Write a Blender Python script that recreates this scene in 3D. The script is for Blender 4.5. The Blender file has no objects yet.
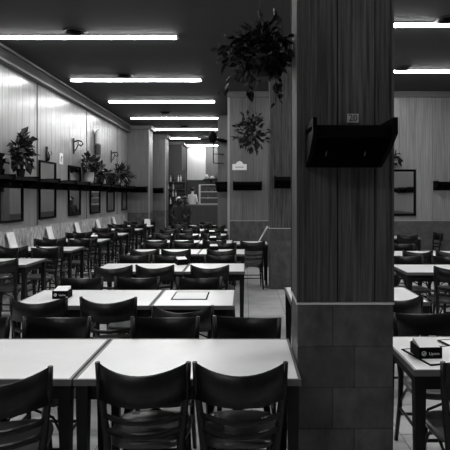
import bpy, bmesh, math, random
from mathutils import Vector, Matrix

random.seed(7)
SC = bpy.context.scene
COL = SC.collection
PI = math.pi

# ------------------------------------------------------------------ camera, world, exposure
F = 520.0                    # focal length in pixels of the 450 px frame
VX, VY, EYE = 245.0, 197.0, 1.6
CEIL = 4.0
cd = bpy.data.cameras.new('camera')
cam = bpy.data.objects.new('camera', cd)
COL.objects.link(cam)
cam.location = (0, 0, EYE)
cam.rotation_euler = (PI / 2, 0, 0)
cd.sensor_width = 36
cd.lens = F / 450 * 36
cd.shift_x = -(VX - 225) / 450
cd.shift_y = -(225 - VY) / 450
cd.clip_start = 0.05
SC.camera = cam

world = bpy.data.worlds.new('world')
SC.world = world
world.use_nodes = True
world.node_tree.nodes['Background'].inputs[0].default_value = (0.02, 0.02, 0.02, 1)
world.node_tree.nodes['Background'].inputs[1].default_value = 0.3

SC.view_settings.view_transform = 'Standard'
SC.view_settings.look = 'None'
SC.view_settings.gamma = 1
SC.view_settings.use_curve_mapping = False
SC.view_settings.exposure = 1.85
LAMP = 14.0                  # strength of the fluorescent diffusers


def at(x, y, D):
    """pixel + distance along the hall -> world point"""
    return Vector(((x - VX) * D / F, D, EYE - (y - VY) * D / F))


# ------------------------------------------------------------------ materials (all grey: black and white picture)
M = {}


def mat(name, v, rough=0.5, spec=0.5, metal=0.0, emit=0.0, grain=None, coat=0.0, rand=0.0, bump=0.0, alpha=1.0):
    """grain = (scale xyz, low, high, detail): noise stretched in world space multiplies the base grey"""
    m = bpy.data.materials.new(name)
    m.use_nodes = True
    nt = m.node_tree
    b = nt.nodes['Principled BSDF']
    b.inputs['Base Color'].default_value = (v, v, v, 1)
    b.inputs['Roughness'].default_value = rough
    b.inputs['Specular IOR Level'].default_value = spec
    b.inputs['Metallic'].default_value = metal
    b.inputs['Coat Weight'].default_value = coat
    if emit:
        b.inputs['Emission Color'].default_value = (1, 1, 1, 1)
        b.inputs['Emission Strength'].default_value = emit
    if alpha < 1:
        b.inputs['Alpha'].default_value = alpha
    if grain:
        geo = nt.nodes.new('ShaderNodeNewGeometry')
        mp = nt.nodes.new('ShaderNodeMapping')
        mp.inputs['Scale'].default_value = grain[0]
        nz = nt.nodes.new('ShaderNodeTexNoise')
        nz.inputs['Scale'].default_value = 1.0
        nz.inputs['Detail'].default_value = grain[3]
        nz.inputs['Roughness'].default_value = 0.65
        nt.links.new(geo.outputs['Position'], mp.inputs['Vector'])
        nt.links.new(mp.outputs['Vector'], nz.inputs['Vector'])
        rp = nt.nodes.new('ShaderNodeMapRange')
        rp.inputs['From Min'].default_value = 0.3
        rp.inputs['From Max'].default_value = 0.7
        rp.inputs['To Min'].default_value = v * grain[1]
        rp.inputs['To Max'].default_value = v * grain[2]
        nt.links.new(nz.outputs['Fac'], rp.inputs['Value'])
        out = rp.outputs['Result']
        if rand:
            oi = nt.nodes.new('ShaderNodeObjectInfo')
            r2 = nt.nodes.new('ShaderNodeMapRange')
            r2.inputs['To Min'].default_value = 1 - rand
            r2.inputs['To Max'].default_value = 1 + rand
            nt.links.new(oi.outputs['Random'], r2.inputs['Value'])
            mul = nt.nodes.new('ShaderNodeMath')
            mul.operation = 'MULTIPLY'
            nt.links.new(out, mul.inputs[0])
            nt.links.new(r2.outputs['Result'], mul.inputs[1])
            nt.links.new(oi.outputs['Random'], nz.inputs['W']) if nz.noise_dimensions == '4D' else None
            out = mul.outputs[0]
        nt.links.new(out, b.inputs['Base Color'])
        if bump:
            bp = nt.nodes.new('ShaderNodeBump')
            bp.inputs['Strength'].default_value = bump
            bp.inputs['Distance'].default_value = 0.004
            nt.links.new(nz.outputs['Fac'], bp.inputs['Height'])
            nt.links.new(bp.outputs['Normal'], b.inputs['Normal'])
    M[name] = m
    return m


mat('wood', 0.29, 0.28, 0.75, grain=((42, 42, 0.9), 0.55, 1.35, 7), rand=0.10, bump=0.1)
mat('wood_gap', 0.02, 0.8)
mat('passage_wood', 0.13, 0.42, 0.4, grain=((60, 60, 1.2), 0.6, 1.35, 6), rand=0.12, bump=0.1)
mat('column_wood', 0.064, 0.65, 0.15, grain=((60, 60, 1.6), 0.2, 1.9, 8), rand=0.12, bump=0.12)
mat('dark_tile', 0.068, 0.5, 0.4, grain=((9, 9, 6), 0.5, 1.5, 8), rand=0.2)
mat('back_tile', 0.09, 0.5, 0.35, grain=((7, 7, 7), 0.7, 1.25, 7), rand=0.06)
mat('marble_tile', 0.46, 0.4, 0.4, grain=((16, 20, 7), 0.15, 1.8, 8), rand=0.12)
mat('grout', 0.05, 0.8)
mat('ceiling', 0.05, 0.8, 0.2)
mat('cornice', 0.14, 0.6)
mat('floor', 0.46, 0.36, 0.5, grain=((3, 3, 3), 0.75, 1.2, 9), rand=0.08)
mat('floor_joint', 0.10, 0.7)
mat('table_top', 0.72, 0.33, 0.5, grain=((2.5, 2.5, 2.5), 0.93, 1.06, 4))
mat('table_edge', 0.10, 0.4)
mat('table_wood', 0.006, 0.5, 0.2)
mat('chair_wood', 0.006, 0.34, 0.3, grain=((40, 40, 9), 0.6, 1.5, 4))
mat('chair_seat', 0.07, 0.3, 0.5)  # grey lighter than the black frame, stands in for the seat's sheen
mat('black', 0.002, 0.65, 0.06)
mat('black_gloss', 0.008, 0.25, 0.5)
mat('steel', 0.35, 0.3, metal=1.0)
mat('mirror', 0.62, 0.03, metal=1.0)
mat('paper', 0.82, 0.7)
mat('paper_soft', 0.62, 0.7)
mat('ink', 0.03, 0.7)
mat('logo', 0.62, 0.6)
mat('plate', 0.40, 0.5)
mat('edge_trim', 0.32, 0.35)
mat('dado_metal', 0.6, 0.4)
mat('corner_wood', 0.07, 0.6, 0.2)
mat('leaf', 0.012, 0.5, 0.25)
mat('leaf_pale', 0.16, 0.45, 0.4)
mat('pot', 0.012, 0.6, 0.2)
mat('pot_white', 0.55, 0.5)
mat('cord', 0.05, 0.7)
mat('lamp', 0.8, 0.5, emit=LAMP)
mat('housing', 0.25, 0.5)
mat('vent', 0.012, 0.6)
mat('dark_matte', 0.035, 0.7)  # plain dark grey for recess wall, battens, brackets and counter panels
mat('pale_panel', 0.55, 0.5, grain=((30, 30, 1.3), 0.85, 1.1, 5))
mat('counter_dark', 0.03, 0.4)
mat('bottle_glass', 0.03, 0.12, 0.6)
mat('bottle_pale', 0.6, 0.2, 0.6)
mat('skin', 0.32, 0.55)
mat('cloth_dark', 0.02, 0.85)
mat('cloth_white', 0.75, 0.85)
mat('hair_white', 0.7, 0.7)
mat('hair_dark', 0.012, 0.6)
mat('clear', 0.3, 0.05, 0.5, alpha=0.05)


# ------------------------------------------------------------------ mesh helpers
def box(bm, x0, x1, y0, y1, z0, z1, mi=0, mtx=None):
    vs = [bm.verts.new((x, y, z)) for z in (z0, z1) for (x, y) in ((x0, y0), (x1, y0), (x1, y1), (x0, y1))]
    if mtx:
        for v in vs:
            v.co = mtx @ v.co
    for f in ((3, 2, 1, 0), (4, 5, 6, 7), (0, 1, 5, 4), (1, 2, 6, 5), (2, 3, 7, 6), (3, 0, 4, 7)):
        fc = bm.faces.new([vs[i] for i in f])
        fc.material_index = mi
    return vs


def tube(bm, pts, rads, n=8, mi=0, squash=1.0):
    """swept round tube through pts with radius per point"""
    pts = [Vector(p) for p in pts]
    rings = []
    ref = Vector((0.31, 0.17, 0.93))
    for i, p in enumerate(pts):
        t = (pts[min(i + 1, len(pts) - 1)] - pts[max(i - 1, 0)]).normalized()
        a = t.cross(ref)
        if a.length < 0.05:
            a = t.cross(Vector((1, 0, 0)))
        a.normalize()
        b = t.cross(a)
        r = rads[i] if isinstance(rads, (list, tuple)) else rads
        rings.append([bm.verts.new(p + r * (math.cos(2 * PI * k / n) * a + squash * math.sin(2 * PI * k / n) * b)) for k in range(n)])
    for i in range(len(rings) - 1):
        for k in range(n):
            f = bm.faces.new((rings[i][k], rings[i][(k + 1) % n], rings[i + 1][(k + 1) % n], rings[i + 1][k]))
            f.smooth = True
            f.material_index = mi
    bm.faces.new(rings[0][::-1]).material_index = mi
    bm.faces.new(rings[-1]).material_index = mi


def lathe(bm, prof, n=16, c=(0, 0, 0), mi=0, sy=1.0):
    rings = [[bm.verts.new((c[0] + r * math.cos(2 * PI * k / n), c[1] + sy * r * math.sin(2 * PI * k / n), c[2] + z)) for k in range(n)] for r, z in prof]
    for i in range(len(rings) - 1):
        for k in range(n):
            f = bm.faces.new((rings[i][k], rings[i][(k + 1) % n], rings[i + 1][(k + 1) % n], rings[i + 1][k]))
            f.smooth = True
            f.material_index = mi
    bm.faces.new(rings[0][::-1]).material_index = mi
    bm.faces.new(rings[-1]).material_index = mi


def prism(bm, poly, axis, a0, a1, mi=0):
    """poly = list of 2D points in the two other axes (order x,y,z minus axis)"""
    def mk(p, a):
        c = [p[0], p[1]]
        c.insert(axis, a)
        return bm.verts.new(c)
    A = [mk(p, a0) for p in poly]
    B = [mk(p, a1) for p in poly]
    n = len(poly)
    bm.faces.new(A[::-1]).material_index = mi
    bm.faces.new(B).material_index = mi
    for i in range(n):
        bm.faces.new((A[i], A[(i + 1) % n], B[(i + 1) % n], B[i])).material_index = mi


def mesh(name, bm, *mats, bevel=0.0):
    if bevel:
        bmesh.ops.bevel(bm, geom=bm.edges[:], offset=bevel, segments=1, affect='EDGES', clamp_overlap=True)
    bmesh.ops.recalc_face_normals(bm, faces=bm.faces[:])
    me = bpy.data.meshes.new(name)
    bm.to_mesh(me)
    bm.free()
    for m in mats:
        me.materials.append(M[m])
    return me


def link(name, me, parent=None, loc=None, rz=0.0):
    o = bpy.data.objects.new(name, me)
    COL.objects.link(o)
    if parent:
        o.parent = parent
    if loc is not None:
        o.location = loc
    o.rotation_euler = (0, 0, rz)
    return o


def tag(o, label=None, cat=None, group=None, kind=None):
    if label:
        o['label'] = label
    if cat:
        o['category'] = cat
    if group:
        o['group'] = group
    if kind:
        o['kind'] = kind
    return o


def thing(name, label, cat, loc=(0, 0, 0), rz=0.0, group=None):
    o = link(name, None, None, loc, rz)
    return tag(o, label, cat, group)


def bxobj(name, dims, m, parent=None, bevel=0.0, kind=None, loc=None):
    bm = bmesh.new()
    box(bm, *dims)
    o = link(name, mesh(name, bm, m, bevel=bevel), parent, loc)
    if kind:
        o['kind'] = kind
    return o


def struct(name, dims, m, parent=None):
    return bxobj(name, dims, m, parent, kind='structure')


def copy_tree(src, parent=None):
    c = src.copy()
    COL.objects.link(c)
    c.parent = parent
    for ch in src.children:
        copy_tree(ch, c)
    return c


ORD = ['first', 'second', 'third', 'fourth', 'fifth', 'sixth', 'seventh', 'eighth', 'ninth', 'tenth', 'eleventh', 'twelfth']

# ------------------------------------------------------------------ the room shell
LX, RX, Y0, YB, YF = -3.95, 6.0, -5.0, 11.9, 24.5
WAIN = 1.05                 # top of the tile wainscot
floor = struct('floor', (LX - .2, RX + .2, Y0 - .2, YF + .2, -0.2, -0.004), 'floor_joint')
ceiling = struct('ceiling', (LX - .2, RX + .2, Y0 - .2, YF + .2, CEIL, CEIL + 0.2), 'ceiling')
wall_left = struct('wall_left', (LX - .2, LX - .02, Y0, YF, 0, CEIL), 'wood_gap')
wall_right = struct('wall_right', (RX, RX + .2, Y0, YB, 0, CEIL), 'wood')
wall_front = struct('wall_front', (LX, RX, Y0 - .2, Y0, 0, CEIL), 'wood')
wall_back = struct('wall_back', (-0.37, RX, YB + .02, YB + .3, 0, CEIL), 'wood_gap')
wall_inner = struct('wall_inner', (-0.37, -0.2, YB + .3, YF, 0, CEIL), 'wood')
bxobj('tile_band', (-0.385, -0.36, YB + .31, YF, 0, WAIN), 'back_tile', wall_inner)
wall_far = struct('wall_far', (LX, -0.2, YF, YF + .2, 0, CEIL), 'passage_wood')

# floor slabs: each its own piece near the camera, the rest one joined part
TS = 0.5
bm = bmesh.new()
box(bm, 0.003, TS - .003, 0.003, TS - .003, -0.02, 0)
slab = mesh('floor_tile', bm, 'floor')
bm = bmesh.new()
i = 0
x = LX
cells = []
y = Y0
while y < YF - .01:
    x = LX
    while x < (RX if y < YB - .3 else -0.4) - .01:
        cells.append((x, y))
        x += TS
    y += TS
inview = [c for c in cells if 1.5 < c[1] < 11.6 and -0.42 * c[1] - .6 < c[0] < 0.40 * c[1] + .6]
inview.sort(key=lambda c: c[1])
near = set(inview[:280])
for c in cells:
    if c in near:
        link('floor_tile', slab, floor, (c[0], c[1], 0))
    else:
        box(bm, c[0] + .003, c[0] + TS - .003, c[1] + .003, c[1] + TS - .003, -0.02, 0)
o = link('floor_tiling', mesh('floor_tiling', bm, 'floor'), floor)
o['kind'] = 'stuff'


def cladding(parent, axis, face, a0, a1, tile_mat, wood_mat, tw, th, pw, z0=WAIN, z1=CEIL, out=1, offset=0.5, jitter=True):
    """tiles below WAIN and upright boards above on a wall; axis = direction it runs along (0 x, 1 y); face = coordinate of the visible
    surface on the other axis; out = +1/-1 the way the surface faces; every tile and board is its own object"""
    depth = 0.016
    def piece(name, b0, b1, q0, q1, m, cache={}):
        key = (name, axis, out, round(b1 - b0, 3), round(q1 - q0, 3), m)
        if key not in cache:
            g = 0.0012 if name == 'tile' else 0.003
            bb = bmesh.new()
            f0, f1 = (-depth, 0) if out > 0 else (0, depth)
            if axis == 1:
                box(bb, f0, f1, g, b1 - b0 - g, g, q1 - q0 - g)
            else:
                box(bb, g, b1 - b0 - g, f0, f1, g, q1 - q0 - g)
            cache[key] = mesh(name, bb, m)
        loc = (face, b0, q0) if axis == 1 else (b0, face, q0)
        link(name, cache[key], parent, loc)
    rows = max(1, round(z0 / th))
    hh = z0 / rows
    if tile_mat:
        for r in range(rows):
            a = a0
            first = tw * ((offset if r % 2 else 1.0) if offset > 0 else (1.0 if r % 2 else -offset))
            while a < a1 - 0.01:
                e = min(a + first, a1)
                if a1 - e < 0.05:
                    e = a1
                piece('tile', a, e, r * hh, (r + 1) * hh, tile_mat)
                a = e
                first = tw
    if wood_mat:
        a = a0
        k = 0
        while a < a1 - 0.01:
            e = min(a + pw[k % len(pw)], a1)
            if a1 - e < 0.05:
                e = a1
            piece('plank', a, e, z0 + .012, z1, wood_mat)
            a = e
            k += 1


# left wall: boards and marbled tiles from the part in view onward
struct('wall_left_rear', (LX - .02, LX, Y0, 6.0, 0, CEIL), 'wood')
cladding(wall_left, 1, LX, 6.0, 17.5, 'marble_tile', 'wood', 0.30, 0.213, (0.30, 0.22, 0.30, 0.26), z1=CEIL - .22)
bxobj('dado_strip', (LX - .02, LX + .008, 6.0, 17.5, WAIN - .002, WAIN + .014), 'edge_trim', wall_left)
for yy in (9.88, 12.97, 16.05):
    bxobj('batten', (LX - .02, LX + .006, yy - .02, yy + .02, WAIN + .014, CEIL - .24), 'dark_matte', wall_left)
# back wall on the right
cladding(wall_back, 0, YB, -0.37, 0.53, 'dark_tile', 'passage_wood', 0.42, 0.213, (0.3, 0.26, 0.34), z1=CEIL - .12, out=-1)
cladding(wall_back, 0, YB, 0.53, RX, 'back_tile', 'wood', 0.42, 0.213, (0.40, 0.24, 0.30, 0.40, 0.34), z1=CEIL - .12, out=-1)
bxobj('dado_strip', (-0.37, RX, YB - .01, YB + .02, WAIN - .002, WAIN + .014), 'edge_trim', wall_back)
bxobj('corner_strip', (-0.40, -0.35, YB - .012, YB + .3, 0, CEIL - .12), 'edge_trim', wall_back)
# pilasters on the left wall far down the hall
def pilaster(x1, ya, yb, label):
    p = struct('wall_pilaster', (LX - .01, x1 - .02, ya + .02, yb, 0, CEIL), 'wood_gap')
    cladding(p, 0, ya, LX, x1, 'dark_tile', 'passage_wood', 0.32, 0.213, (0.22, 0.2), z1=CEIL - .12, out=-1)
    cladding(p, 1, x1, ya + .02, yb, 'dark_tile', 'passage_wood', 0.32, 0.213, (0.3,), z1=CEIL - .12, out=1)
    bxobj('corner_strip', (x1 - .015, x1 + .012, ya - .012, ya + .03, 0, CEIL - .12), 'edge_trim', p)
pilaster(-3.23, 17.5, 18.2, '')
pilaster(-3.06, 20.0, 20.8, '')
struct('wall_recess', (LX, -2.75, 22.6, YF, 0, CEIL), 'dark_matte')
# cornices under the ceiling
tr = struct('trim_1', (LX, LX + .10, Y0, 17.4, CEIL - .20, CEIL), 'ceiling')
bxobj('lower_moulding', (LX, LX + .13, Y0, 17.4, CEIL - .24, CEIL - .20), 'cornice', tr)
bxobj('upper_moulding', (LX + .10, LX + .15, Y0, 17.4, CEIL - .04, CEIL), 'cornice', tr)
struct('trim_2', (-0.40, RX, YB - .10, YB + .02, CEIL - .12, CEIL), 'cornice')
struct('trim_3', (LX, -3.13, 17.4, 18.2, CEIL - .12, CEIL), 'cornice')
struct('trim_4', (LX, -2.96, 19.9, 20.8, CEIL - .12, CEIL), 'cornice')
struct('trim_5', (LX, -2.65, 22.5, YF, CEIL - .12, CEIL), 'cornice')


# columns
def column(x0, x1, y0, y1, label, tile_offset=0.5):
    c = struct('column', (x0 + .02, x1 - .02, y0 + .02, y1 - .02, 0, CEIL), 'wood_gap')
    bxobj('tile_bed', (x0 + .012, x1 - .012, y0 + .012, y1 - .012, 0, WAIN - .01), 'dark_tile', c)
    c['label'] = label
    w = x1 - x0
    # front and back faces then the two sides
    for face, out in ((y0, -1), (y1, 1)):
        cladding(c, 0, face, x0, x1, 'dark_tile', 'column_wood', 0.29, 0.2132, (0.205, 0.19, 0.12), out=out, offset=-0.62)
    for face, out in ((x0, -1), (x1, 1)):
        cladding(c, 1, face, y0 + .016, y1 - .016, 'dark_tile', 'column_wood', 0.29, 0.2132, (0.2, 0.2), out=out)
    bm = bmesh.new()
    box(bm, x0 - .005, x1 + .005, y0 - .005, y1 + .005, WAIN + .002, WAIN + .011)
    link('dado_strip', mesh('dado_strip', bm, 'dado_metal'), c)
    for xx in (x0, x1):
        for yy in (y0, y1):
            sx = -1 if xx == x0 else 1
            sy = -1 if yy == y0 else 1
            bm = bmesh.new()
            box(bm, min(xx + sx * .004, xx - sx * .007), max(xx + sx * .004, xx - sx * .007), min(yy + sy * .004, yy - sy * .007), max(yy + sy * .004, yy - sy * .007), WAIN + .013, CEIL)
            link('corner_strip', mesh('corner_strip', bm, 'corner_wood'), c)
    return c


column(0.267, 0.755, 2.65, 2.98, 'nearest wood and tile clad column between the two table areas')
column(0.43, 0.93, 9.0, 9.45, 'farther wood clad column behind the nearest one')
pil = struct('column', (-0.80, -0.46, 15.2, 15.6, 0, CEIL), 'passage_wood')
pil['label'] = 'narrow dark column far down the hall beside the counter'

# ------------------------------------------------------------------ ceiling lights and vents
def ceiling_light(xa, xb, y, label):
    t = thing('ceiling_light', label, 'ceiling light', (0, 0, 0), group='fluorescent ceiling lights')
    t.location = ((xa + xb) / 2, y, CEIL)
    h = (xb - xa) / 2
    bm = bmesh.new()
    box(bm, -h - .03, h + .03, -.07, .07, -.015, 0)
    link('housing', mesh('housing', bm, 'housing'), t)
    bm = bmesh.new()
    prism(bm, [(-.06, -.015), (-.045, -.032), (-.02, -.042), (.02, -.042), (.045, -.032), (.06, -.015)], 0, -h, h)
    link('diffuser', mesh('diffuser', bm, 'lamp'), t)
    for s in (-1, 1):
        bm = bmesh.new()
        prism(bm, [(-.065, -.015), (-.05, -.032), (-.02, -.044), (.02, -.044), (.05, -.032), (.065, -.015)], 0, min(s * h, s * (h + .03)), max(s * h, s * (h + .03)))
        link('end_cap', mesh('end_cap', bm, 'housing'), t)


for k, (y, dx) in enumerate(((-.1, 0), (2.55, 0), (5.2, -.05), (7.75, -.12), (10.6, 0), (13.0, .14), (15.7, .10), (18.35, .08), (21.1, .05), (24.0, .05))):
    ceiling_light(-3.53 + dx, -0.9 + dx, y, f'long fluorescent strip light over the main hall, {ORD[k]} from the front')
for k, y in enumerate((2.15, 4.65, 7.2, 9.85)):
    ceiling_light(1.4, 4.05, y, f'long fluorescent strip light over the side area beyond the column, {ORD[k]} from the front')


def vent(x, y, label):
    t = thing('ceiling_vent', label, 'ceiling vent', (x, y, CEIL), group='round ceiling vents')
    bm = bmesh.new()
    lathe(bm, [(.17, 0), (.17, -.012), (.155, -.022), (.14, -.02), (.13, -.008), (.05, -.008)], 28)
    link('rim', mesh('rim', bm, 'vent'), t)
    for r in (.045, .085, .12):
        bm = bmesh.new()
        lathe(bm, [(r - .012, -.01), (r - .004, -.03), (r, -.03), (r - .006, -.01)], 24)
        link('ring', mesh('ring', bm, 'black'), t)


for k, (px, py) in enumerate(((75, 31), (124, 75), (165, 112), (184, 126))):
    d = F * (CEIL - EYE) / (VY - py)
    vent((px - VX) * d / F, d, f'small dark round vent in the ceiling of the main hall, {ORD[k]} from the front')
for k, (px, py) in enumerate(((448, 19), (402, 68))):
    d = F * (CEIL - EYE) / (VY - py)
    vent((px - VX) * d / F, d, f'small dark round vent in the ceiling right of the column, {ORD[k]} from the front')


# ------------------------------------------------------------------ chairs
def rail_mesh(half, y_end, sag, zt, zb, dip, thick, name, m='chair_wood', n=12):
    bm = bmesh.new()
    rows = []
    for i in range(n + 1):
        t = -1 + 2 * i / n
        q = 1 - t * t
        x, yv = half * t, y_end - sag * q
        nx, ny = -2 * sag * t / half, 1.0
        l = math.hypot(nx, ny)
        nx, ny = nx / l * -1, ny / l
        top, bot = zt - dip * q, zb
        rows.append([bm.verts.new(p) for p in (
            (x + nx * thick / 2, yv + ny * thick / 2, bot), (x + nx * thick / 2, yv + ny * thick / 2, top - .004), (x, yv, top),
            (x - nx * thick / 2, yv - ny * thick / 2, top - .004), (x - nx * thick / 2, yv - ny * thick / 2, bot))])
    for i in range(n):
        for k in range(5):
            f = bm.faces.new((rows[i][k], rows[i][(k + 1) % 5], rows[i + 1][(k + 1) % 5], rows[i + 1][k]))
            f.smooth = k in (0, 3)
    bm.faces.new(rows[0])
    bm.faces.new(rows[-1][::-1])
    return mesh(name, bm, m)


def make_chair():
    t = thing('cafe_chair', 'chair', 'chair')
    # seat: rounded square pad with a dished top
    bm = bmesh.new()
    n = 28
    prof = [(0.90, .425), (0.99, .432), (1.0, .445), (0.97, .458), (0.88, .463), (0.5, .457)]
    rings = []
    for s, z in prof:
        r = []
        for k in range(n):
            a = 2 * PI * k / n
            c, sn = math.cos(a), math.sin(a)
            e = 0.62
            px = math.copysign(abs(c) ** e, c)
            py = math.copysign(abs(sn) ** e, sn)
            wid = .195 + .012 * py
            r.append(bm.verts.new((s * wid * px, s * .195 * py, z)))
        rings.append(r)
    for i in range(len(rings) - 1):
        for k in range(n):
            f = bm.faces.new((rings[i][k], rings[i][(k + 1) % n], rings[i + 1][(k + 1) % n], rings[i + 1][k]))
            f.smooth = True
    bm.faces.new(rings[0][::-1])
    bm.faces.new(rings[-1])
    link('seat', mesh('seat', bm, 'chair_seat'), t)
    link('backrest', rail_mesh(.207, -.215, .105, .845, .675, .030, .022, 'backrest'), t)
    link('slat', rail_mesh(.192, -.205, .092, .618, .588, .004, .016, 'slat'), t)
    link('slat', rail_mesh(.184, -.200, .084, .552, .522, .004, .016, 'slat'), t)
    for s in (-1, 1):
        bm = bmesh.new()
        tube(bm, [(s * .185, -.245, 0), (s * .172, -.205, .25), (s * .168, -.19, .44), (s * .185, -.198, .60), (s * .200, -.208, .74), (s * .2085, -.217, .845)],
             [.013, .016, .019, .018, .017, .012], 8)
        link('back_post', mesh('back_post', bm, 'chair_wood'), t)
        bm = bmesh.new()
        tube(bm, [(s * .178, .178, 0), (s * .168, .168, .25), (s * .158, .16, .43)], [.012, .016, .020], 8)
        link('leg', mesh('leg', bm, 'chair_wood'), t)
        bm = bmesh.new()
        tube(bm, [(s * .173, -.2, .23), (s * .169, .17, .23)], .010, 6)
        link('stretcher', mesh('stretcher', bm, 'chair_wood'), t)
        bm = bmesh.new()
        tube(bm, [(s * .166, .16, .27), (s * .160, .11, .37), (s * .155, .0, .42), (s * .160, -.12, .37), (s * .168, -.19, .29)], .008, 6)
        link('brace', mesh('brace', bm, 'chair_wood'), t)
    for yy in (-.2, .17):
        bm = bmesh.new()
        tube(bm, [(-.17, yy, .19), (.17, yy, .19)], .010, 6)
        link('stretcher', mesh('stretcher', bm, 'chair_wood'), t)
        bm = bmesh.new()
        tube(bm, [(-.165, yy, .28), (-.12, yy, .37), (0, yy, .42), (.12, yy, .37), (.165, yy, .28)], .008, 6)
        link('brace', mesh('brace', bm, 'chair_wood'), t)
    return t


PROTO = make_chair()
proto_used = [False]


def chair(x, y, deg, label, group):
    """deg 0: the back is towards the camera, the sitter looks down the hall"""
    if proto_used[0]:
        o = copy_tree(PROTO)
    else:
        o = PROTO
        proto_used[0] = True
    o.location = (x, y, 0)
    o.rotation_euler = (0, 0, math.radians(deg))
    tag(o, label, 'chair', group)
    return o


# ------------------------------------------------------------------ tables
_tables = {}


def make_table(w, d):
    t = link('dining_table', None)
    bm = bmesh.new()
    box(bm, -w / 2 + .013, w / 2 - .013, -d / 2 + .013, d / 2 - .013, .722, .750)
    top = link('tabletop', mesh('tabletop', bm, 'table_top', bevel=.002), t)
    for (a, b, c, e) in ((-w / 2, w / 2, -d / 2, -d / 2 + .013), (-w / 2, w / 2, d / 2 - .013, d / 2), (-w / 2, -w / 2 + .013, -d / 2 + .013, d / 2 - .013), (w / 2 - .013, w / 2, -d / 2 + .013, d / 2 - .013)):
        bm = bmesh.new()
        box(bm, a, b, c, e, .720, .7505)
        link('edge_strip', mesh('edge_strip', bm, 'table_edge'), top)
    q = .055
    for (a, b, c, e) in ((-w / 2 + q, w / 2 - q, -d / 2 + q - .01, -d / 2 + q + .01), (-w / 2 + q, w / 2 - q, d / 2 - q - .01, d / 2 - q + .01), (-w / 2 + q - .01, -w / 2 + q + .01, -d / 2 + q, d / 2 - q), (w / 2 - q - .01, w / 2 - q + .01, -d / 2 + q, d / 2 - q)):
        bm = bmesh.new()
        box(bm, a, b, c, e, .640, .720)
        link('apron', mesh('apron', bm, 'table_wood'), t)
    bm = bmesh.new()
    prism_pts = ((-.022, -.022), (.022, -.022), (.022, .022), (-.022, .022))
    lo = [bm.verts.new((x * .8, y * .8, 0)) for x, y in prism_pts]
    hi = [bm.verts.new((x * 1.3, y * 1.3, .72)) for x, y in prism_pts]
    bm.faces.new(lo[::-1])
    bm.faces.new(hi)
    for i in range(4):
        bm.faces.new((lo[i], lo[(i + 1) % 4], hi[(i + 1) % 4], hi[i]))
    lm = mesh('leg', bm, 'table_wood')
    for sx in (-1, 1):
        for sy in (-1, 1):
            link('leg', lm, t, (sx * (w / 2 - .036), sy * (d / 2 - .04), 0))
    return t


def table(x0, x1, yn, label, d=.70, group='dining tables'):
    key = (round(x1 - x0, 3), d)
    if key in _tables:
        o = copy_tree(_tables[key])
    else:
        o = make_table(*key)
        _tables[key] = o
    o.location = ((x0 + x1) / 2, yn + d / 2, 0)
    tag(o, label, 'table', group)
    return o


# main hall, middle rows: (near edge, tables, near chairs, far chairs)
ROWS = [2.42, 4.06, 5.92, 7.72, 9.5, 11.3, 13.1, 14.9]
CW = 'black cafe chair'
for r, yn in enumerate(ROWS):
    rn = ORD[r]
    d = .70 if r < 2 else .74
    if r == 0:
        tabs = [(-2.0, -.81), (-.80, .262)]
        nearc = [(-.467, 2.597, 0), (-.022, 2.597, 0), (-1.125, 2.475, 15)]
        farc = [(-1.70, 3.07, 180), (-1.19, 3.07, 180), (-.50, 3.07, 181), (-.015, 3.07, 173)]
    elif r == 1:
        tabs = [(-1.84, -.745), (-.735, -.085)]
        nearc = [(-1.56, 4.14, 1), (-1.03, 4.15, -1), (-.435, 3.84, 0)]
        farc = [(-1.555, 4.70, 180), (-1.03, 4.72, 179), (-.43, 4.70, 181)]
    else:
        tabs = [(-1.76, -.71), (-.70, 0.0)]
        if r == 4:
            tabs = [(-1.90, -.87), (-.86, -.24)]
        elif r > 4:
            tabs = [(-2.1, -1.06), (-1.05, -.42)] if r < 7 else [(-2.2, -1.5), (-1.49, -.86)]
        xs = [[-1.46, -1.0, -.39], [-1.47, -1.0, -.35], [-1.61, -1.14, -.55], [-1.80, -1.34, -.735], [-1.80, -1.34, -.735], [-1.85, -1.175]][r - 2]
        nearc = [(x, yn + .10 + random.uniform(-.05, .03), random.uniform(-2, 2)) for x in xs]
        xs2 = [[-1.46, -1.0, -.33], [-1.47, -1.0, -.36], [-1.61, -1.14, -.55], [-1.80, -1.34, -.735], [-1.80, -1.34, -.735], [-1.85, -1.175]][r - 2]
        farc = [(x, yn + d - .05 + random.uniform(0, .06), 180 + random.uniform(-2, 2)) for x in xs2]
    for k, (a, b) in enumerate(tabs):
        side = 'left' if k == 0 else 'right'
        table(a, b, yn, f'{side} pale-topped dark table in the {rn} middle row from the front', d, 'middle row tables')
    for lst, sd in ((nearc, 'near'), (farc, 'far')):
        order = sorted(range(len(lst)), key=lambda i: lst[i][0])
        for k, i in enumerate(order):
            x, y, a = lst[i]
            pos = ORD[k] if k else 'leftmost'
            ph = 'leftmost' if k == 0 else f'{ORD[k]} from the left'
            chair(x, y, a, f'{CW}, {ph} on the {sd} side of the {rn} middle row', 'chairs at the middle rows')

# single small table near the far column and its chair
table(-.22, .42, 9.35, 'small square pale-topped table close beside the farther column', .66)
chair(.12, 9.22, 3, CW + ' with legs in clear view before the farther column', 'chairs at the middle rows')

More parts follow.
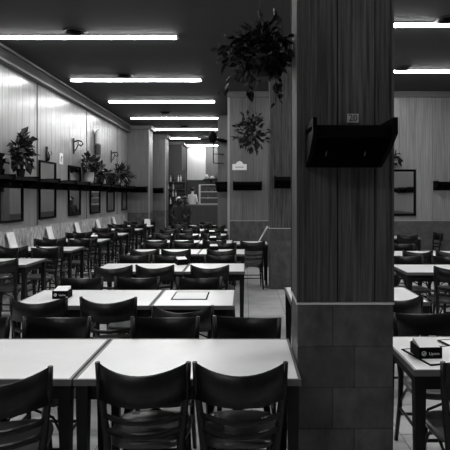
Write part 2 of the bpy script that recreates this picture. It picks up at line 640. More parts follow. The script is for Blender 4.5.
# tables along the left wall
WROWS = [6.5, 8.2, 9.9, 11.6, 13.3, 15.0]
for r, yn in enumerate(WROWS):
    rn = ORD[r]
    table(-3.90, -2.74, yn, f'{rn} pale-topped table from the front along the mirrored wall', .70, 'wall tables')
    for k, x in enumerate((-3.60, -3.02)):
        w = ('wall-side', 'aisle-side')[k]
        if not (r == 0 and k == 0):
            chair(x, yn + .12 + random.uniform(-.03, .03), random.uniform(-4, 4), f'{w} {CW} on the near side of the {rn} mirrored-wall table', 'chairs at the wall tables')
        chair(x + random.uniform(-.03, .03), yn + 1.02 + random.uniform(-.04, .04), 180 + random.uniform(-5, 5), f'{w} {CW} on the far side of the {rn} mirrored-wall table', 'chairs at the wall tables')

# tables beyond the column on the right
table(.83, 1.95, 2.55, 'pale-topped table with a napkin dispenser right of the nearest column', .62, 'side area tables')
table(.37, 1.50, 4.2, 'pale-topped table partly hidden behind the nearest column, second side row', .70, 'side area tables')
table(.62, 1.70, 5.85, 'pale-topped table mostly hidden by the nearest column, third side row', .70, 'side area tables')
table(1.82, 2.95, 5.85, 'pale-topped table showing its left corner, third side row', .70, 'side area tables')
table(1.00, 2.10, 7.5, 'pale-topped table hidden behind the column, fourth side row', .70, 'side area tables')
table(2.15, 3.25, 7.5, 'pale-topped table just right of the column, fourth side row', .70, 'side area tables')
table(3.30, 4.40, 7.5, 'rightmost pale-topped table, fourth side row', .70, 'side area tables')
table(2.65, 3.63, 10.7, 'pale-topped table below the framed mirror on the back wall', .70, 'side area tables')
table(4.75, 5.85, 4.2, 'pale-topped table by the side wall, seen only in the back mirror', .70, 'side area tables')
RC = [(5.3, 4.84, 180, 'by the side wall, facing the front, seen in the back mirror'),
      (5.3, 4.28, 0, 'by the side wall, facing the back, seen in the back mirror'),
      (1.115, 2.60, 0, 'beside the napkin dispenser table, cut by the right edge'),
      (1.18, 3.18, 180, 'on the far side of the napkin dispenser table, next to the column'),
      (1.66, 3.20, 180, 'on the far side of the napkin dispenser table, near the right edge'),
      (1.17, 4.26, 0, 'before the partly hidden second side row table'),
      (.72, 4.84, 180, 'behind the partly hidden second side row table, left one'),
      (1.22, 4.86, 183, 'behind the partly hidden second side row table, right one'),
      (2.30, 5.90, -4, 'at the near side of the third side row'),
      (2.10, 6.52, 181, 'at the far side of the third side row, inner one'),
      (2.62, 6.52, 177, 'at the far side of the third side row, outer one'),
      (2.45, 7.6, 1, 'at the near side of the fourth side row, beside the column'),
      (2.93, 7.6, -1, 'at the near side of the fourth side row, middle one'),
      (3.60, 7.58, 4, 'at the near side of the fourth side row, rightmost'),
      (2.55, 8.30, 180, 'at the far side of the fourth side row, below the mirror'),
      (3.75, 8.30, 184, 'at the far side of the fourth side row, below the wall shelf'),
      (3.30, 10.78, 0, 'at the near side of the table under the mirror'),
      (3.87, 11.05, 90, 'turned sideways at the end of the table under the mirror')]
for x, y, a, s in RC:
    chair(x, y, a, f'{CW} {s}', 'chairs in the side area')

# ------------------------------------------------------------------ coat shelves
def coat_shelf(origin, rz, length, label, hooks=2, cheeks=2, zt=1.95):
    """local: runs along +x, back on y=0, projects to -y"""
    t = thing('coat_shelf', label, 'shelf', origin, rz, 'black wall shelves')
    bm = bmesh.new(); box(bm, 0, length, -.27, -.012, zt - .045, zt - .02)
    link('board', mesh('board', bm, 'black', bevel=.003), t)
    bm = bmesh.new(); box(bm, 0, length, -.012, 0, zt - .20, zt)
    bb = link('back_board', mesh('back_board', bm, 'black'), t)
    bm = bmesh.new(); box(bm, .02, length - .02, -.27, -.255, zt - .075, zt - .045)
    link('front_rail', mesh('front_rail', bm, 'black'), t)
    for k in range(cheeks):
        x = (length - .018) * k / (cheeks - 1)
        bm = bmesh.new()
        prism(bm, [(0, zt + .01), (-.30, zt + .01), (-.30, zt - .065), (-.17, zt - .14), (-.02, zt - .20), (0, zt - .20)], 0, x, x + .018)
        link('cheek', mesh('cheek', bm, 'black'), t)
    for k in range(hooks):
        x = length * (k + .5) / hooks
        bm = bmesh.new()
        tube(bm, [(x, -.012, zt - .14), (x, -.05, zt - .15), (x, -.07, zt - .13), (x, -.072, zt - .105)], [.006, .006, .006, .008], 6)
        link('hook', mesh('hook', bm, 'black_gloss'), bb)
    return t


coat_shelf((.307, 2.645, 0), 0, .383, 'black coat shelf below the number plate on the nearest column', 2)
coat_shelf((.50, 8.995, 0), 0, .36, 'black coat shelf on the farther column', 2)
coat_shelf((-.27, 11.89, 0), 0, .65, 'black coat shelf under the white sign on the back wall', 3)
coat_shelf((4.30, 11.89, 0), 0, .80, 'black coat shelf right of the framed mirror on the back wall', 3)
# long shelf on the left wall (turned so that it runs along the wall and projects into the room)
coat_shelf((LX + .045, 6.2, 0), PI / 2, 10.9, 'very long black coat shelf running the length of the mirrored wall', 26, 12)
coat_shelf((-.40, 14.6, 0), -PI / 2, 2.4, 'black coat shelf on the passage wall behind the back wall corner', 4, 3)
bxobj('tile_band', (RX - .02, RX, Y0, YB, 0, WAIN), 'dark_tile', wall_right)
coat_shelf((RX - .005, 6.5, 0), -PI / 2, 3.2, 'black coat shelf on the side wall, seen in the back wall mirror', 6, 4)
coat_shelf((-3.85, 17.485, 0), 0, .58, 'short black coat shelf on the first pilaster down the hall', 2)
coat_shelf((-3.62, 19.985, 0), 0, .5, 'short black coat shelf on the second pilaster down the hall', 2)
coat_shelf((-.83, 15.19, 0), 0, .40, 'short black coat shelf on the narrow dark column down the hall', 2)

# ------------------------------------------------------------------ mirrors
def mirror(loc, rz, w, z0, z1, label, bar=.035):
    """local: runs along +x, glass looks to -y"""
    t = thing('wall_mirror', label, 'mirror', (loc[0], loc[1], z0), rz, 'black framed mirrors')
    h = z1 - z0
    for (a, b, c, d) in ((0, w, 0, bar), (0, w, h - bar, h), (0, bar, bar, h - bar), (w - bar, w, bar, h - bar)):
        bm = bmesh.new(); box(bm, a, b, -.03, 0, c, d)
        link('frame_bar', mesh('frame_bar', bm, 'black'), t)
    bm = bmesh.new(); box(bm, bar, w - bar, -.012, -.004, bar, h - bar)
    link('mirror_glass', mesh('mirror_glass', bm, 'mirror'), t)


ML = ['nearest black framed mirror on the bright panelled wall, under the leafy plant', 'second black framed mirror on the bright wall, with a small figure on top',
      'third black framed mirror on the bright wall, reflecting something white', 'fourth black framed mirror on the bright wall', 'fifth black framed mirror on the bright wall, by the fern', 'farthest black framed mirror on the bright wall']
for k, (a, b) in enumerate(((8.30, 9.20), (9.93, 10.80), (11.58, 12.42), (13.2, 14.1), (14.8, 15.65), (16.6, 17.3))):
    mirror((LX + .006, a, 0), PI / 2, b - a, 1.17, 2.31, ML[k], .04)
mirror((3.33, 11.88, 0), 0, .57, 1.17, 2.23, 'black framed mirror on the back wall right of the nearest column', .05)

# ------------------------------------------------------------------ text
def text_mesh(s, size, m, name='lettering', depth=.0006):
    cu = bpy.data.curves.new(name, 'FONT')
    cu.body = s
    cu.size = size
    cu.extrude = depth
    cu.align_x = 'CENTER'
    cu.align_y = 'CENTER'
    cu.resolution_u = 3
    o = bpy.data.objects.new(name, cu)
    COL.objects.link(o)
    dg = bpy.context.evaluated_depsgraph_get()
    me = bpy.data.meshes.new_from_object(o.evaluated_get(dg))
    bpy.data.objects.remove(o)
    me.materials.clear()
    me.materials.append(M[m])
    me.transform(Matrix.Rotation(PI / 2, 4, 'X'))      # stands up, reads from -y
    return me


t = thing('number_plate', 'small grey number plate above the shelf on the nearest column', 'number plate', (.548, 2.642, 2.0))
bm = bmesh.new(); box(bm, -.029, .029, -.004, 0, -.022, .022)
pl = link('plate', mesh('plate', bm, 'plate'), t)
link('lettering', text_mesh('20', .046, 'ink'), pl, (0, -.0052, 0))

# ------------------------------------------------------------------ napkin dispensers, place mats, menu cards
def dispenser(x, y, deg, label, s=1.0, full=True):
    t = thing('napkin_dispenser', label, 'napkin dispenser', (x, y, .7515), math.radians(deg), 'napkin dispensers')
    w, d, h = .061 * s, .064 * s, .062 * s
    front = None
    for nm, dims in (('side_panel', (-w, w, -d, -d + .004, 0, h)), ('side_panel', (-w, w, d - .004, d, 0, h)), ('side_panel', (-w, -w + .004, -d + .004, d - .004, 0, h)),
                     ('side_panel', (w - .004, w, -d + .004, d - .004, 0, h)), ('base', (-w, w, -d, d, -.001, .003))):
        q = bxobj(nm, dims, 'black', t)
        front = q if dims[3] < 0 else front
    bm = bmesh.new()
    lo = [bm.verts.new(p) for p in ((-w + .006, -d + .006, .004), (w - .006, -d + .006, .004), (w - .006, d - .006, .004), (-w + .006, d - .006, .004))]
    hi = [bm.verts.new(p) for p in ((-w + .007, -d + .007, h - .001), (w - .007, -d + .007, h - .001), (w - .010, d - .007, h + .022), (-w + .010, d - .007, h + .022))]
    bm.faces.new(lo[::-1]); bm.faces.new(hi)
    for i in range(4):
        bm.faces.new((lo[i], lo[(i + 1) % 4], hi[(i + 1) % 4], hi[i]))
    link('napkin_stack', mesh('napkin_stack', bm, 'paper'), t)
    if full:
        bm = bmesh.new()
        # round emblem: ring with a leaf shape crossing it
        for r0, r1, a0, a1 in ((.009, .0125, 0, 2 * PI),):
            n = 20
            v = [[bm.verts.new((r * math.cos(a0 + (a1 - a0) * k / n), 0, r * math.sin(a0 + (a1 - a0) * k / n))) for k in range(n)] for r in (r0, r1)]
            for k in range(n):
                bm.faces.new((v[0][k], v[0][(k + 1) % n], v[1][(k + 1) % n], v[1][k]))
        bm.faces.new([bm.verts.new(p) for p in ((-.007, -.0003, -.006), (.004, -.0003, -.003), (.009, -.0003, .007), (-.002, -.0003, .002))])
        link('emblem', mesh('emblem', bm, 'logo'), front, (-.036 * s, -d - .0008, h * .5))
        link('lettering', text_mesh('Lipore', .021, 'logo'), front, (.018 * s, -d - .0012, h * .48))


dispenser(.967, 2.78, 3, 'black napkin dispenser with white emblem, right of the nearest column')
dispenser(-1.545, 4.40, 2, 'black napkin dispenser on the left table of the second middle row', 1.05)
dispenser(-.80, 6.56, 20, 'small napkin dispenser between chairs on the third middle row', 1.1, False)
dispenser(-.62, 10.05, 0, 'small napkin dispenser on the fifth middle row', 1.1, False)
dispenser(-.50, 8.32, 10, 'small napkin dispenser on the fourth middle row', 1.1, False)
dispenser(-.75, 11.8, 10, 'small napkin dispenser on the sixth middle row', 1.1, False)
dispenser(-3.0, 10.35, 10, 'small napkin dispenser on the third table along the mirrored wall', 1.1, False)


def place_mat(x, y, deg, w, d, label, z=.7512):
    t = thing('place_mat', label, 'place mat', (x, y, z), math.radians(deg), 'paper place mats')
    bxobj('board', (-w / 2, w / 2, -d / 2, d / 2, -.0005, .003), 'black', t)
    bxobj('paper_sheet', (-w / 2 + .012, w / 2 - .012, -d / 2 + .018, d / 2 - .018, .003, .004), 'paper', t)


place_mat(-.465, 4.47, 0, .30, .34, 'black edged white menu sheet on the second middle row, right table')
place_mat(1.105, 2.80, 12.7, .42, .29, 'tilted black edged white menu under the napkin dispenser beside the column')
place_mat(1.36, 3.0, 12, .42, .22, 'second black edged white menu near the far edge of the dispenser table', .756)


def menu_card(x, y, deg, label, h=.27, w=.19, z=.7515):
    t = thing('menu_card', label, 'menu', (x, y, z), math.radians(deg), 'standing menu cards')
    lean = math.radians(12)
    for s in (1, -1):
        bm = bmesh.new()
        box(bm, -w / 2, w / 2, -.0015, .0015, 0, h, 0, Matrix.Translation((0, -s * h * math.sin(lean), 0)) @ Matrix.Rotation(-s * lean, 4, 'X'))
        link('card_leaf', mesh('card_leaf', bm, 'paper'), t)
    return t


def leaning_menu(p0, p1, y0, y1, label):
    """a folded menu leaning sideways: p0 = (x, z) of its foot, p1 = (x, z) of its top, y0..y1 its width"""
    t = thing('menu_card', label, 'menu', (p0[0], y0, p0[1]), 0, 'menu cards')
    dx, dz = p1[0] - p0[0], p1[1] - p0[1]
    for k in range(2):
        o = .004 * k
        bm = bmesh.new()
        prism(bm, [(0, o), (.003, o), (dx + .003, dz + o * .2), (dx, dz + o * .2)] if k == 0 else [(.004, 0), (.007, 0), (dx + .007 + .008, dz - .012), (dx + .004 + .008, dz - .012)], 1, 0, y1 - y0)
        link('card_leaf', mesh('card_leaf', bm, 'paper'), t)


for k, yn in enumerate(WROWS):
    if k:
        leaning_menu((-3.85, .752), (-3.925, 1.01), yn + .33, yn + .60, f'white menu card leaning on the wall at the {ORD[k]} mirrored-wall table')
leaning_menu((.225, .752), (.405, 1.07), 9.37, 9.58, 'white menu leaning against the farther column on the small table')
menu_card(-2.9, 15.45, 0, 'white menu card standing near the first pilaster', .2, .17)


# ------------------------------------------------------------------ signs and ornaments on the walls
t = thing('notice_card', 'small white notice with dark figure on the bright wall', 'notice', (LX + .006, 11.15, 2.42), PI / 2)
bxobj('card', (-.10, .10, -.006, 0, -.12, .12), 'paper', t)
bm = bmesh.new()
tube(bm, [(-.02, -.008, -.07), (-.03, -.008, .0), (.0, -.008, .05), (.03, -.008, .02)], .008, 6)
link('mark', mesh('mark', bm, 'ink'), t)

t = thing('wall_sign', 'white arch-topped sign above the shelf on the back wall', 'sign', (-.125, 11.885, 2.30))
bm = bmesh.new()
prism(bm, [(-.165, -.085), (.165, -.085), (.165, .05), (.08, .055), (.06, .10), (0, .125), (-.06, .10), (-.08, .055), (-.165, .05)], 1, -.012, 0)
link('panel', mesh('panel', bm, 'paper'), t)
bxobj('text_line', (-.10, .10, -.0135, -.0122, -.03, -.005), 'plate', t)


def bracket(y, z, label):
    t = thing('wall_bracket', label, 'bracket', (LX + .006, y, z), PI / 2, 'scrolled wall brackets')
    bxobj('mounting_plate', (-.02, .02, -.02, 0, -.19, .17), 'dark_matte', t)
    bm = bmesh.new()
    tube(bm, [(0, -.02, .09), (0, -.11, .12), (0, -.19, .10), (0, -.22, .04), (0, -.18, -.01), (0, -.13, .03)], .016, 6)
    link('scroll', mesh('scroll', bm, 'dark_matte'), t)
    bm = bmesh.new()
    tube(bm, [(0, -.02, -.13), (0, -.07, -.07), (0, -.11, .02), (0, -.12, .115)], .012, 6)
    link('strut', mesh('strut', bm, 'dark_matte'), t)


bracket(11.95, 2.78, 'dark scrolled iron bracket on the bright wall above the plants')
bracket(15.3, 2.80, 'dark scrolled iron bracket on the bright wall above the fern')

t = thing('oval_ornament', 'long oval wall ornament, pale above and dark below', 'ornament', (LX + .006, 13.7, 2.98), PI / 2)
bm = bmesh.new(); lathe(bm, [(.03, .40), (.10, .36), (.14, .22), (.145, 0.02), (.13, -.0)], 16, sy=.45)
link('pale_upper', mesh('pale_upper', bm, 'paper_soft'), t, (0, -.07, 0))
bm = bmesh.new(); lathe(bm, [(.13, 0.0), (.15, -.04), (.15, -.25), (.10, -.38), (.03, -.43)], 16, sy=.45)
link('dark_lower', mesh('dark_lower', bm, 'dark_matte'), t, (0, -.07, 0))
bm = bmesh.new(); tube(bm, [(0, -.08, .40), (.13, -.06, .30), (.17, -.05, .0), (.12, -.05, -.30)], .012, 6)
link('rim', mesh('rim', bm, 'black'), t)

t = thing('figurine', 'small dark bottle-shaped figure on top of the second mirror', 'figurine', (LX + .024, 10.30, 2.312), 0)
bm = bmesh.new(); lathe(bm, [(.035, 0), (.06, .03), (.07, .10), (.045, .17), (.02, .21), (.03, .25), (.018, .29)], 14, sy=.3)
link('body', mesh('body', bm, 'black_gloss'), t)
bm = bmesh.new(); tube(bm, [(.05, 0, .10), (.10, 0, .14), (.08, 0, .19)], .008, 6)
link('handle', mesh('handle', bm, 'black_gloss'), t)

# wall fan on a bracket at the narrow column
t = thing('wall_fan', 'dark fan with spread blades on a rectangular arm by the narrow column', 'fan', (-.93, 15.0, 3.32))
bm = bmesh.new(); lathe(bm, [(.04, -.16), (.09, -.12), (.12, 0), (.10, .10), (.05, .16), (.02, .17)], 16)
link('motor', mesh('motor', bm, 'black'), t)
for a, tilt in ((PI, .05), (-.15, -.22), (PI * .5, .1)):
    bm = bmesh.new()
    prism(bm, [(.08, -.04), (.30, -.08), (.42, -.05), (.44, .03), (.30, .07), (.08, .04)], 2, -.012, .012)
    bl = link('blade', mesh('blade', bm, 'black'), t, (0, 0, -.03))
    bl.rotation_euler = (math.radians(38) if abs(a) < 1 else math.radians(-30), -tilt, a)
bm = bmesh.new()
tube(bm, [(.02, 0, -.16), (.02, 0, -.74), (.12, .10, -.74), (.13, .19, -.74)], .014, 6)
link('stand', mesh('stand', bm, 'black'), t)
bm = bmesh.new(); tube(bm, [(.02, 0, -.48), (.30, .10, -.48), (.30, .20, -.48)], .014, 6)
link('arm', mesh('arm', bm, 'black'), t)
bm = bmesh.new(); tube(bm, [(.02, 0, -.74), (.30, .10, -.74), (.30, .20, -.74)], .014, 6)
link('arm', mesh('arm', bm, 'black'), t)


# ------------------------------------------------------------------ plants
def leaf_mesh(L, W, m, fold=.25, droop=.25):
    bm = bmesh.new()
    pts = [(0, 0), (.2, .55), (.45, 1.0), (.75, .7), (1.0, 0)]
    mid, lf, rt = [], [], []
    for u, w in pts:
        z = -droop * L * u * u
        mid.append(bm.verts.new((u * L, 0, z)))
        if w:
            lf.append(bm.verts.new((u * L, w * W / 2, z + fold * w * W / 2)))
            rt.append(bm.verts.new((u * L, -w * W / 2, z + fold * w * W / 2)))
    for side in (lf, rt):
        bm.faces.new((mid[0], mid[1], side[0]))
        for i in range(2):
            bm.faces.new((mid[i + 1], mid[i + 2], side[i + 1], side[i]))
        bm.faces.new((mid[3], mid[4], side[2]))
    return mesh('leaf', bm, m)


def aim(d, roll=0.0):
    d = Vector(d).normalized()
    return d.to_track_quat('X', 'Z') @ Matrix.Rotation(roll, 4, 'X').to_quaternion()


def big_hanging_plant():
    t = thing('hanging_plant', 'large dark leafy plant hanging high beside the nearest column', 'plant', (0.085, 2.92, 2.165))
    rnd = random.Random(3)
    bm = bmesh.new(); lathe(bm, [(.05, 0), (.085, .03), (.10, .11), (.105, .12), (.09, .12)], 18)
    link('pot', mesh('pot', bm, 'pot'), t, (.03, 0, .10))
    for a in (0, 2.1, 4.2):
        bm = bmesh.new(); tube(bm, [(.03 + .1 * math.cos(a), .1 * math.sin(a), .21), (.085, 0, CEIL - 2.165)], .0025, 5)
        link('cord', mesh('cord', bm, 'cord'), t)
    variants = [leaf_mesh(.072, .048, 'leaf'), leaf_mesh(.084, .052, 'leaf', .15, .4), leaf_mesh(.062, .046, 'leaf', .3, .1)]
    # stems arch outwards from the pot, leaves sit along them
    nleaf = 0
    tips = []
    for k in range(36):
        a = rnd.uniform(0, 2 * PI)
        up = rnd.uniform(-.2, 1.0)
        ln = rnd.uniform(.13, .25)
        p0 = Vector((.03, 0, .2))
        dirv = Vector((math.cos(a) * .95, math.sin(a) * .7, up))
        p1 = p0 + dirv * ln * .65
        p2 = p1 + Vector((dirv.x * .9, dirv.y * .9, dirv.z * .2 - .35)) * ln * .6
        tips.append((p0, p1, p2))
    # named sprays reaching left and hanging low as in the picture
    tips += [(Vector((.03, 0, .2)), Vector((-.10, 0, .28)), Vector((-.20, 0, .17))), (Vector((.03, 0, .2)), Vector((-.09, -.02, .16)), Vector((-.21, -.02, .035))),
             (Vector((.03, 0, .2)), Vector((-.06, 0, .22)), Vector((-.17, .02, .10))), (Vector((.05, 0, .2)), Vector((.10, -.06, .12)), Vector((.08, -.08, -.06))),
             (Vector((.05, 0, .2)), Vector((.12, -.05, .18)), Vector((.11, -.08, .0))), (Vector((.03, 0, .2)), Vector((-.06, -.08, .12)), Vector((-.07, -.10, .0))),
             (Vector((.03, 0, .2)), Vector((-.05, 0, .36)), Vector((-.13, 0, .34))), (Vector((.03, 0, .2)), Vector((.05, 0, .42)), Vector((.08, 0, .45)))]
    # inner leaves behind the outer ones, too crowded to tell apart
    bm = bmesh.new()
    for k in range(420):
        a = rnd.uniform(0, 2 * PI); e = rnd.uniform(-.75, 1); u = rnd.uniform(.3, 1); q = math.sqrt(1 - e * e)
        p = Vector((-.005 + .135 * u * q * math.cos(a), .15 * u * q * math.sin(a), .24 + .19 * u * e))
        d = Vector((math.cos(a) * q, math.sin(a) * q, e)) + Vector([rnd.uniform(-.9, .9) for _ in range(3)])
        mt = Matrix.Translation(p) @ aim(d, rnd.uniform(-1, 1)).to_matrix().to_4x4()
        L, W = rnd.uniform(.045, .07), rnd.uniform(.028, .042)
        vs = [bm.verts.new(Vector((min(w.x, .16), w.y, w.z))) for w in (mt @ Vector(v) for v in ((0, 0, 0), (.45 * L, W / 2, .1 * W), (L, 0, -.15 * L), (.45 * L, -W / 2, .1 * W)))]
        bm.faces.new((vs[0], vs[1], vs[2])); bm.faces.new((vs[0], vs[2], vs[3]))
    me = bpy.data.meshes.new('foliage'); bm.to_mesh(me); bm.free(); me.materials.append(M['leaf'])
    f = link('foliage', me, t); f['kind'] = 'stuff'
    for p0, p1, p2 in tips:
        bm = bmesh.new()
        pts = [p0.lerp(p1, u).lerp(p1.lerp(p2, u), u) for u in (0, .25, .5, .75, 1)]
        tube(bm, pts, [.003, .003, .0025, .002, .0015], 4)
        link('stem', mesh('stem', bm, 'leaf'), t)
        for u in (.45, .6, .72, .82, .91, 1.0):
            if nleaf >= 296:
                break
            p = p0.lerp(p1, u).lerp(p1.lerp(p2, u), u)
            if p.x > .155 and p.y > -.33:
                p.x = .155 - rnd.uniform(0, .06)
            tan = (p2 - p0).normalized()
            dv = tan * rnd.uniform(.1, .8) + Vector((rnd.uniform(-1, 1), rnd.uniform(-1, 1), rnd.uniform(-.8, .5)))
            o = link('leaf', variants[nleaf % 3], t, p)
            o.rotation_mode = 'QUATERNION'
            o.rotation_quaternion = aim(dv, rnd.uniform(-1, 1))
            s = rnd.uniform(.55, .95)
            if p.x + s * .075 * dv.normalized().x > .16:
                s = .6
            o.scale = (s, s, s)
            nleaf += 1
    return t


big_hanging_plant()


def bush(name, label, loc, pot, foliage_n, rx, ry, rz, L, W, m, seed, hang=0.0, pale=None, cords=None, cz=None, lim=(-.12, 9)):
    """a smaller plant further away: leaves too small to pick apart, joined as one foliage part"""
    t = thing(name, label, 'plant', loc)
    rnd = random.Random(seed)
    pr, ph, pm = pot
    bm = bmesh.new(); lathe(bm, [(pr * .7, 0), (pr * .85, ph * .3), (pr, ph), (pr * 1.05, ph), (pr * .9, ph * .96)], 16)
    link('pot', mesh('pot', bm, pm), t)
    if cz is None:
        cz = ph + rz * .5
    bm = bmesh.new()
    bs = bmesh.new()
    for k in range(foliage_n):
        a = rnd.uniform(0, 2 * PI)
        u = rnd.uniform(.15, 1) ** .6
        e = rnd.uniform(-1, 1)
        q = math.sqrt(max(0, 1 - e * e))
        p = Vector((rx * u * q * math.cos(a), ry * u * q * math.sin(a), cz + rz * u * e - hang * u * q))
        d = Vector((math.cos(a) * q, math.sin(a) * q, e)) + Vector([rnd.uniform(-.8, .8) for _ in range(3)])
        if lim and p.x < lim[0] + .06:
            p.x = lim[0] + .06 + rnd.uniform(0, .05); d.x = abs(d.x)
        if lim and p.y > lim[1] - .06:
            p.y = lim[1] - .06; d.y = -abs(d.y)
        Q = aim(d, rnd.uniform(-1, 1)).to_matrix().to_4x4()
        s = rnd.uniform(.7, 1.3)
        mt = Matrix.Translation(p) @ Q
        mi = 1 if (pale and rnd.random() < pale) else 0
        c = [mt @ Vector(v) for v in ((0, 0, 0), (.45 * L * s, W * s / 2, .1 * W), (L * s, 0, -.15 * L), (.45 * L * s, -W * s / 2, .1 * W))]
        if lim:
            c = [Vector((max(v.x, lim[0] + .002 * i), min(v.y, lim[1] - .002 * i), max(v.z, .034) if lim[0] > -5 else v.z)) for i, v in enumerate(c)]
        vs = [bm.verts.new(v) for v in c]
        for f in ((vs[0], vs[1], vs[2]), (vs[0], vs[2], vs[3])):
            bm.faces.new(f).material_index = mi
        if k % 6 == 0:
            tube(bs, [(0, 0, ph * .9), (p.x * .4, p.y * .4, (ph + p.z) / 2 + .03), tuple(p)], .004, 4)
    me = bpy.data.meshes.new('foliage'); bm.to_mesh(me); bm.free()
    me.materials.append(M[m]); me.materials.append(M['leaf_pale'])
    f = link('foliage', me, t); f['kind'] = 'stuff'
    s = link('stems', mesh('stems', bs, m), t); s['kind'] = 'stuff'
    for c in cords or ():
        b2 = bmesh.new(); tube(b2, c, .004, 5)
        link('cord', mesh('cord', b2, 'cord'), t)
    return t


# plant hanging at the farther column
bush('hanging_plant', 'hanging leafy plant beside the farther column, above the white sign', (.10, 8.80, 2.70), (.09, .16, 'pot'), 230, .27, .2, .33, .11, .06, 'leaf', 5, .1, .25, lim=(-9, 9), cords=
     [[(.07, 0, .16), (.10, 0, CEIL - 2.7)], [(-.06, .04, .16), (.10, 0, CEIL - 2.7)]], cz=.06)
# plants on the long shelf of the left wall
SZ = 1.932
bush('potted_plant', 'dark broad-leaved potted plant on the shelf over the nearest mirror', (LX + .19, 8.72, SZ), (.075, .14, 'pot'), 120, .17, .30, .30, .16, .10, 'leaf', 11, .0, .12, cz=.42)
bush('potted_plant', 'potted plant in a white pot on the shelf below the iron bracket', (LX + .19, 12.55, SZ), (.12, .26, 'pot_white'), 150, .19, .55, .20, .15, .10, 'leaf', 12, .0, .22, cz=.48)
bush('potted_plant', 'second potted plant with pale leaves, below the oval ornament', (LX + .19, 13.55, SZ), (.09, .18, 'pot'), 100, .18, .38, .20, .15, .09, 'leaf', 13, .05, .3, cz=.32)
bush('potted_fern', 'arching potted fern in a white pot at the far end of the shelf', (LX + .20, 15.75, SZ), (.11, .20, 'pot_white'), 210, .24, .75, .20, .26, .045, 'leaf', 14, .14, .1, cz=.42)
# sprig at the right behind the nearest column
bush('potted_plant', 'small leafy sprig showing above the mirror beside the nearest column', (3.28, 11.76, 2.245), (.04, .09, 'pot'), 60, .22, .12, .16, .14, .07, 'leaf', 15, .0, 0, cz=.22, lim=(-9, .1))

# ------------------------------------------------------------------ far end: shelves with bottles, counter, display case
t = thing('bottle_shelf', 'dark back shelves full of bottles at the far end of the hall', 'shelves', (-2.98, 22.3, 0))
bxobj('back_panel', (-.42, .40, .26, .29, 0, 2.75), 'counter_dark', t)
for z in (.5, .9, 1.3, 1.62, 1.94, 2.26):
    bxobj('shelf_board', (-.42, .40, -.02, .26, z - .03, z), 'counter_dark', t)
for x in (-.44, .40):
    bxobj('side_board', (x, x + .03, -.02, .29, 0, 2.75), 'counter_dark', t)
bms = []
for kind in range(3):
    bm = bmesh.new()
    h = (.24, .28, .2)[kind]
    r = (.036, .032, .045)[kind]
    lathe(bm, [(r * .9, 0), (r, .01), (r, h * .55), (r * .8, h * .68), (r * .35, h * .78), (r * .32, h * .97), (r * .4, h)], 10)
    bms.append(mesh('bottle', bm, ('bottle_glass', 'bottle_pale', 'bottle_glass')[kind]))
rnd = random.Random(9)
for si, z in enumerate((1.3, 1.62, 1.94, 2.26)):
    for k in range(7):
        kd = rnd.choice((0, 1, 1, 2))
        o = link('bottle', bms[kd], None, (-2.98 - .33 + k * .11, 22.38 + rnd.uniform(-.04, .06), z + .001))
        pk = 'leftmost' if k == 0 else f'{ORD[k]} from the left'
        tag(o, f'{("dark", "pale", "squat dark")[kd]} bottle, {pk} on the {("lowest", "second", "third", "top")[si]} far bottle shelf', 'bottle', 'bottles on the far shelves')

pan = struct('wall_panel', (-2.72, -1.86, YF - .06, YF, 2.40, CEIL), 'pale_panel')
struct('wall_opening', (-2.72, -1.2, YF - .05, YF, 0, 2.40), 'dark_matte')  # flat dark panel, its colour stands for the shade inside the pass-through
t = thing('serving_counter', 'dark serving counter at the far end of the hall', 'counter', (-1.80, 22.0, 0))
bxobj('body', (-.68, .75, 0, .6, 0, 1.24), 'counter_dark', t)
bxobj('worktop', (-.72, .79, -.04, .64, 1.24, 1.29), 'table_edge', t)
for k in range(4):
    bxobj('front_panel', (-.66 + k * .35, -.34 + k * .35, -.015, 0, .12, 1.18), 'dark_matte', t)
t = thing('display_case', 'glass display case with shelves standing on the far counter', 'display case', (-1.52, 22.25, 1.291))
for (a, b) in ((-.42, -.22), (.42, -.22), (-.42, .22), (.42, .22)):
    bxobj('post', (a - .015, a + .015, b - .015, b + .015, 0, .84), 'paper_soft', t)
for z in (0, .26, .52, .82):
    bxobj('shelf_board', (-.42, .42, -.22, .22, z, z + .02), 'paper_soft', t)
bxobj('glass_pane', (-.40, .40, -.235, -.232, .02, .76), 'clear', t)
for k, (x, z) in enumerate(((-.25, .541), (.0, .541), (.22, .541), (-.1, .281), (.2, .281))):
    o = link('bottle', bms[2], None, (-1.52 + x, 22.27, 1.291 + z + .001))
    tag(o, f'bottle inside the glass display case, {("upper left", "upper middle", "upper right", "lower left", "lower right")[k]}', 'bottle', 'bottles in the display case')
t = thing('small_shelf', 'small shelf of crockery above the display case', 'shelf', (-1.58, 23.9, 2.42))
bxobj('board', (-.35, .45, -.1, .5, -.03, 0), 'black', t)
bxobj('bracket', (-.02, .02, .1, .5, -.15, -.03), 'black', t)
for k, (dx, r, h) in enumerate(((-.2, .10, .22), (.05, .12, .15), (.28, .08, .42))):
    bm = bmesh.new(); lathe(bm, [(r * .5, 0), (r, h * .3), (r * .9, h * .7), (r * .5, h * .85), (r * .6, h)], 12)
    o = link('jug', mesh('jug', bm, 'paper_soft' if k != 2 else 'leaf_pale'), None, (-1.58 + dx, 24.05, 2.421))
    tag(o, f'{("pale round jug", "wide pale jug", "tall grey jug")[k]} on the small shelf above the display case', 'jug')


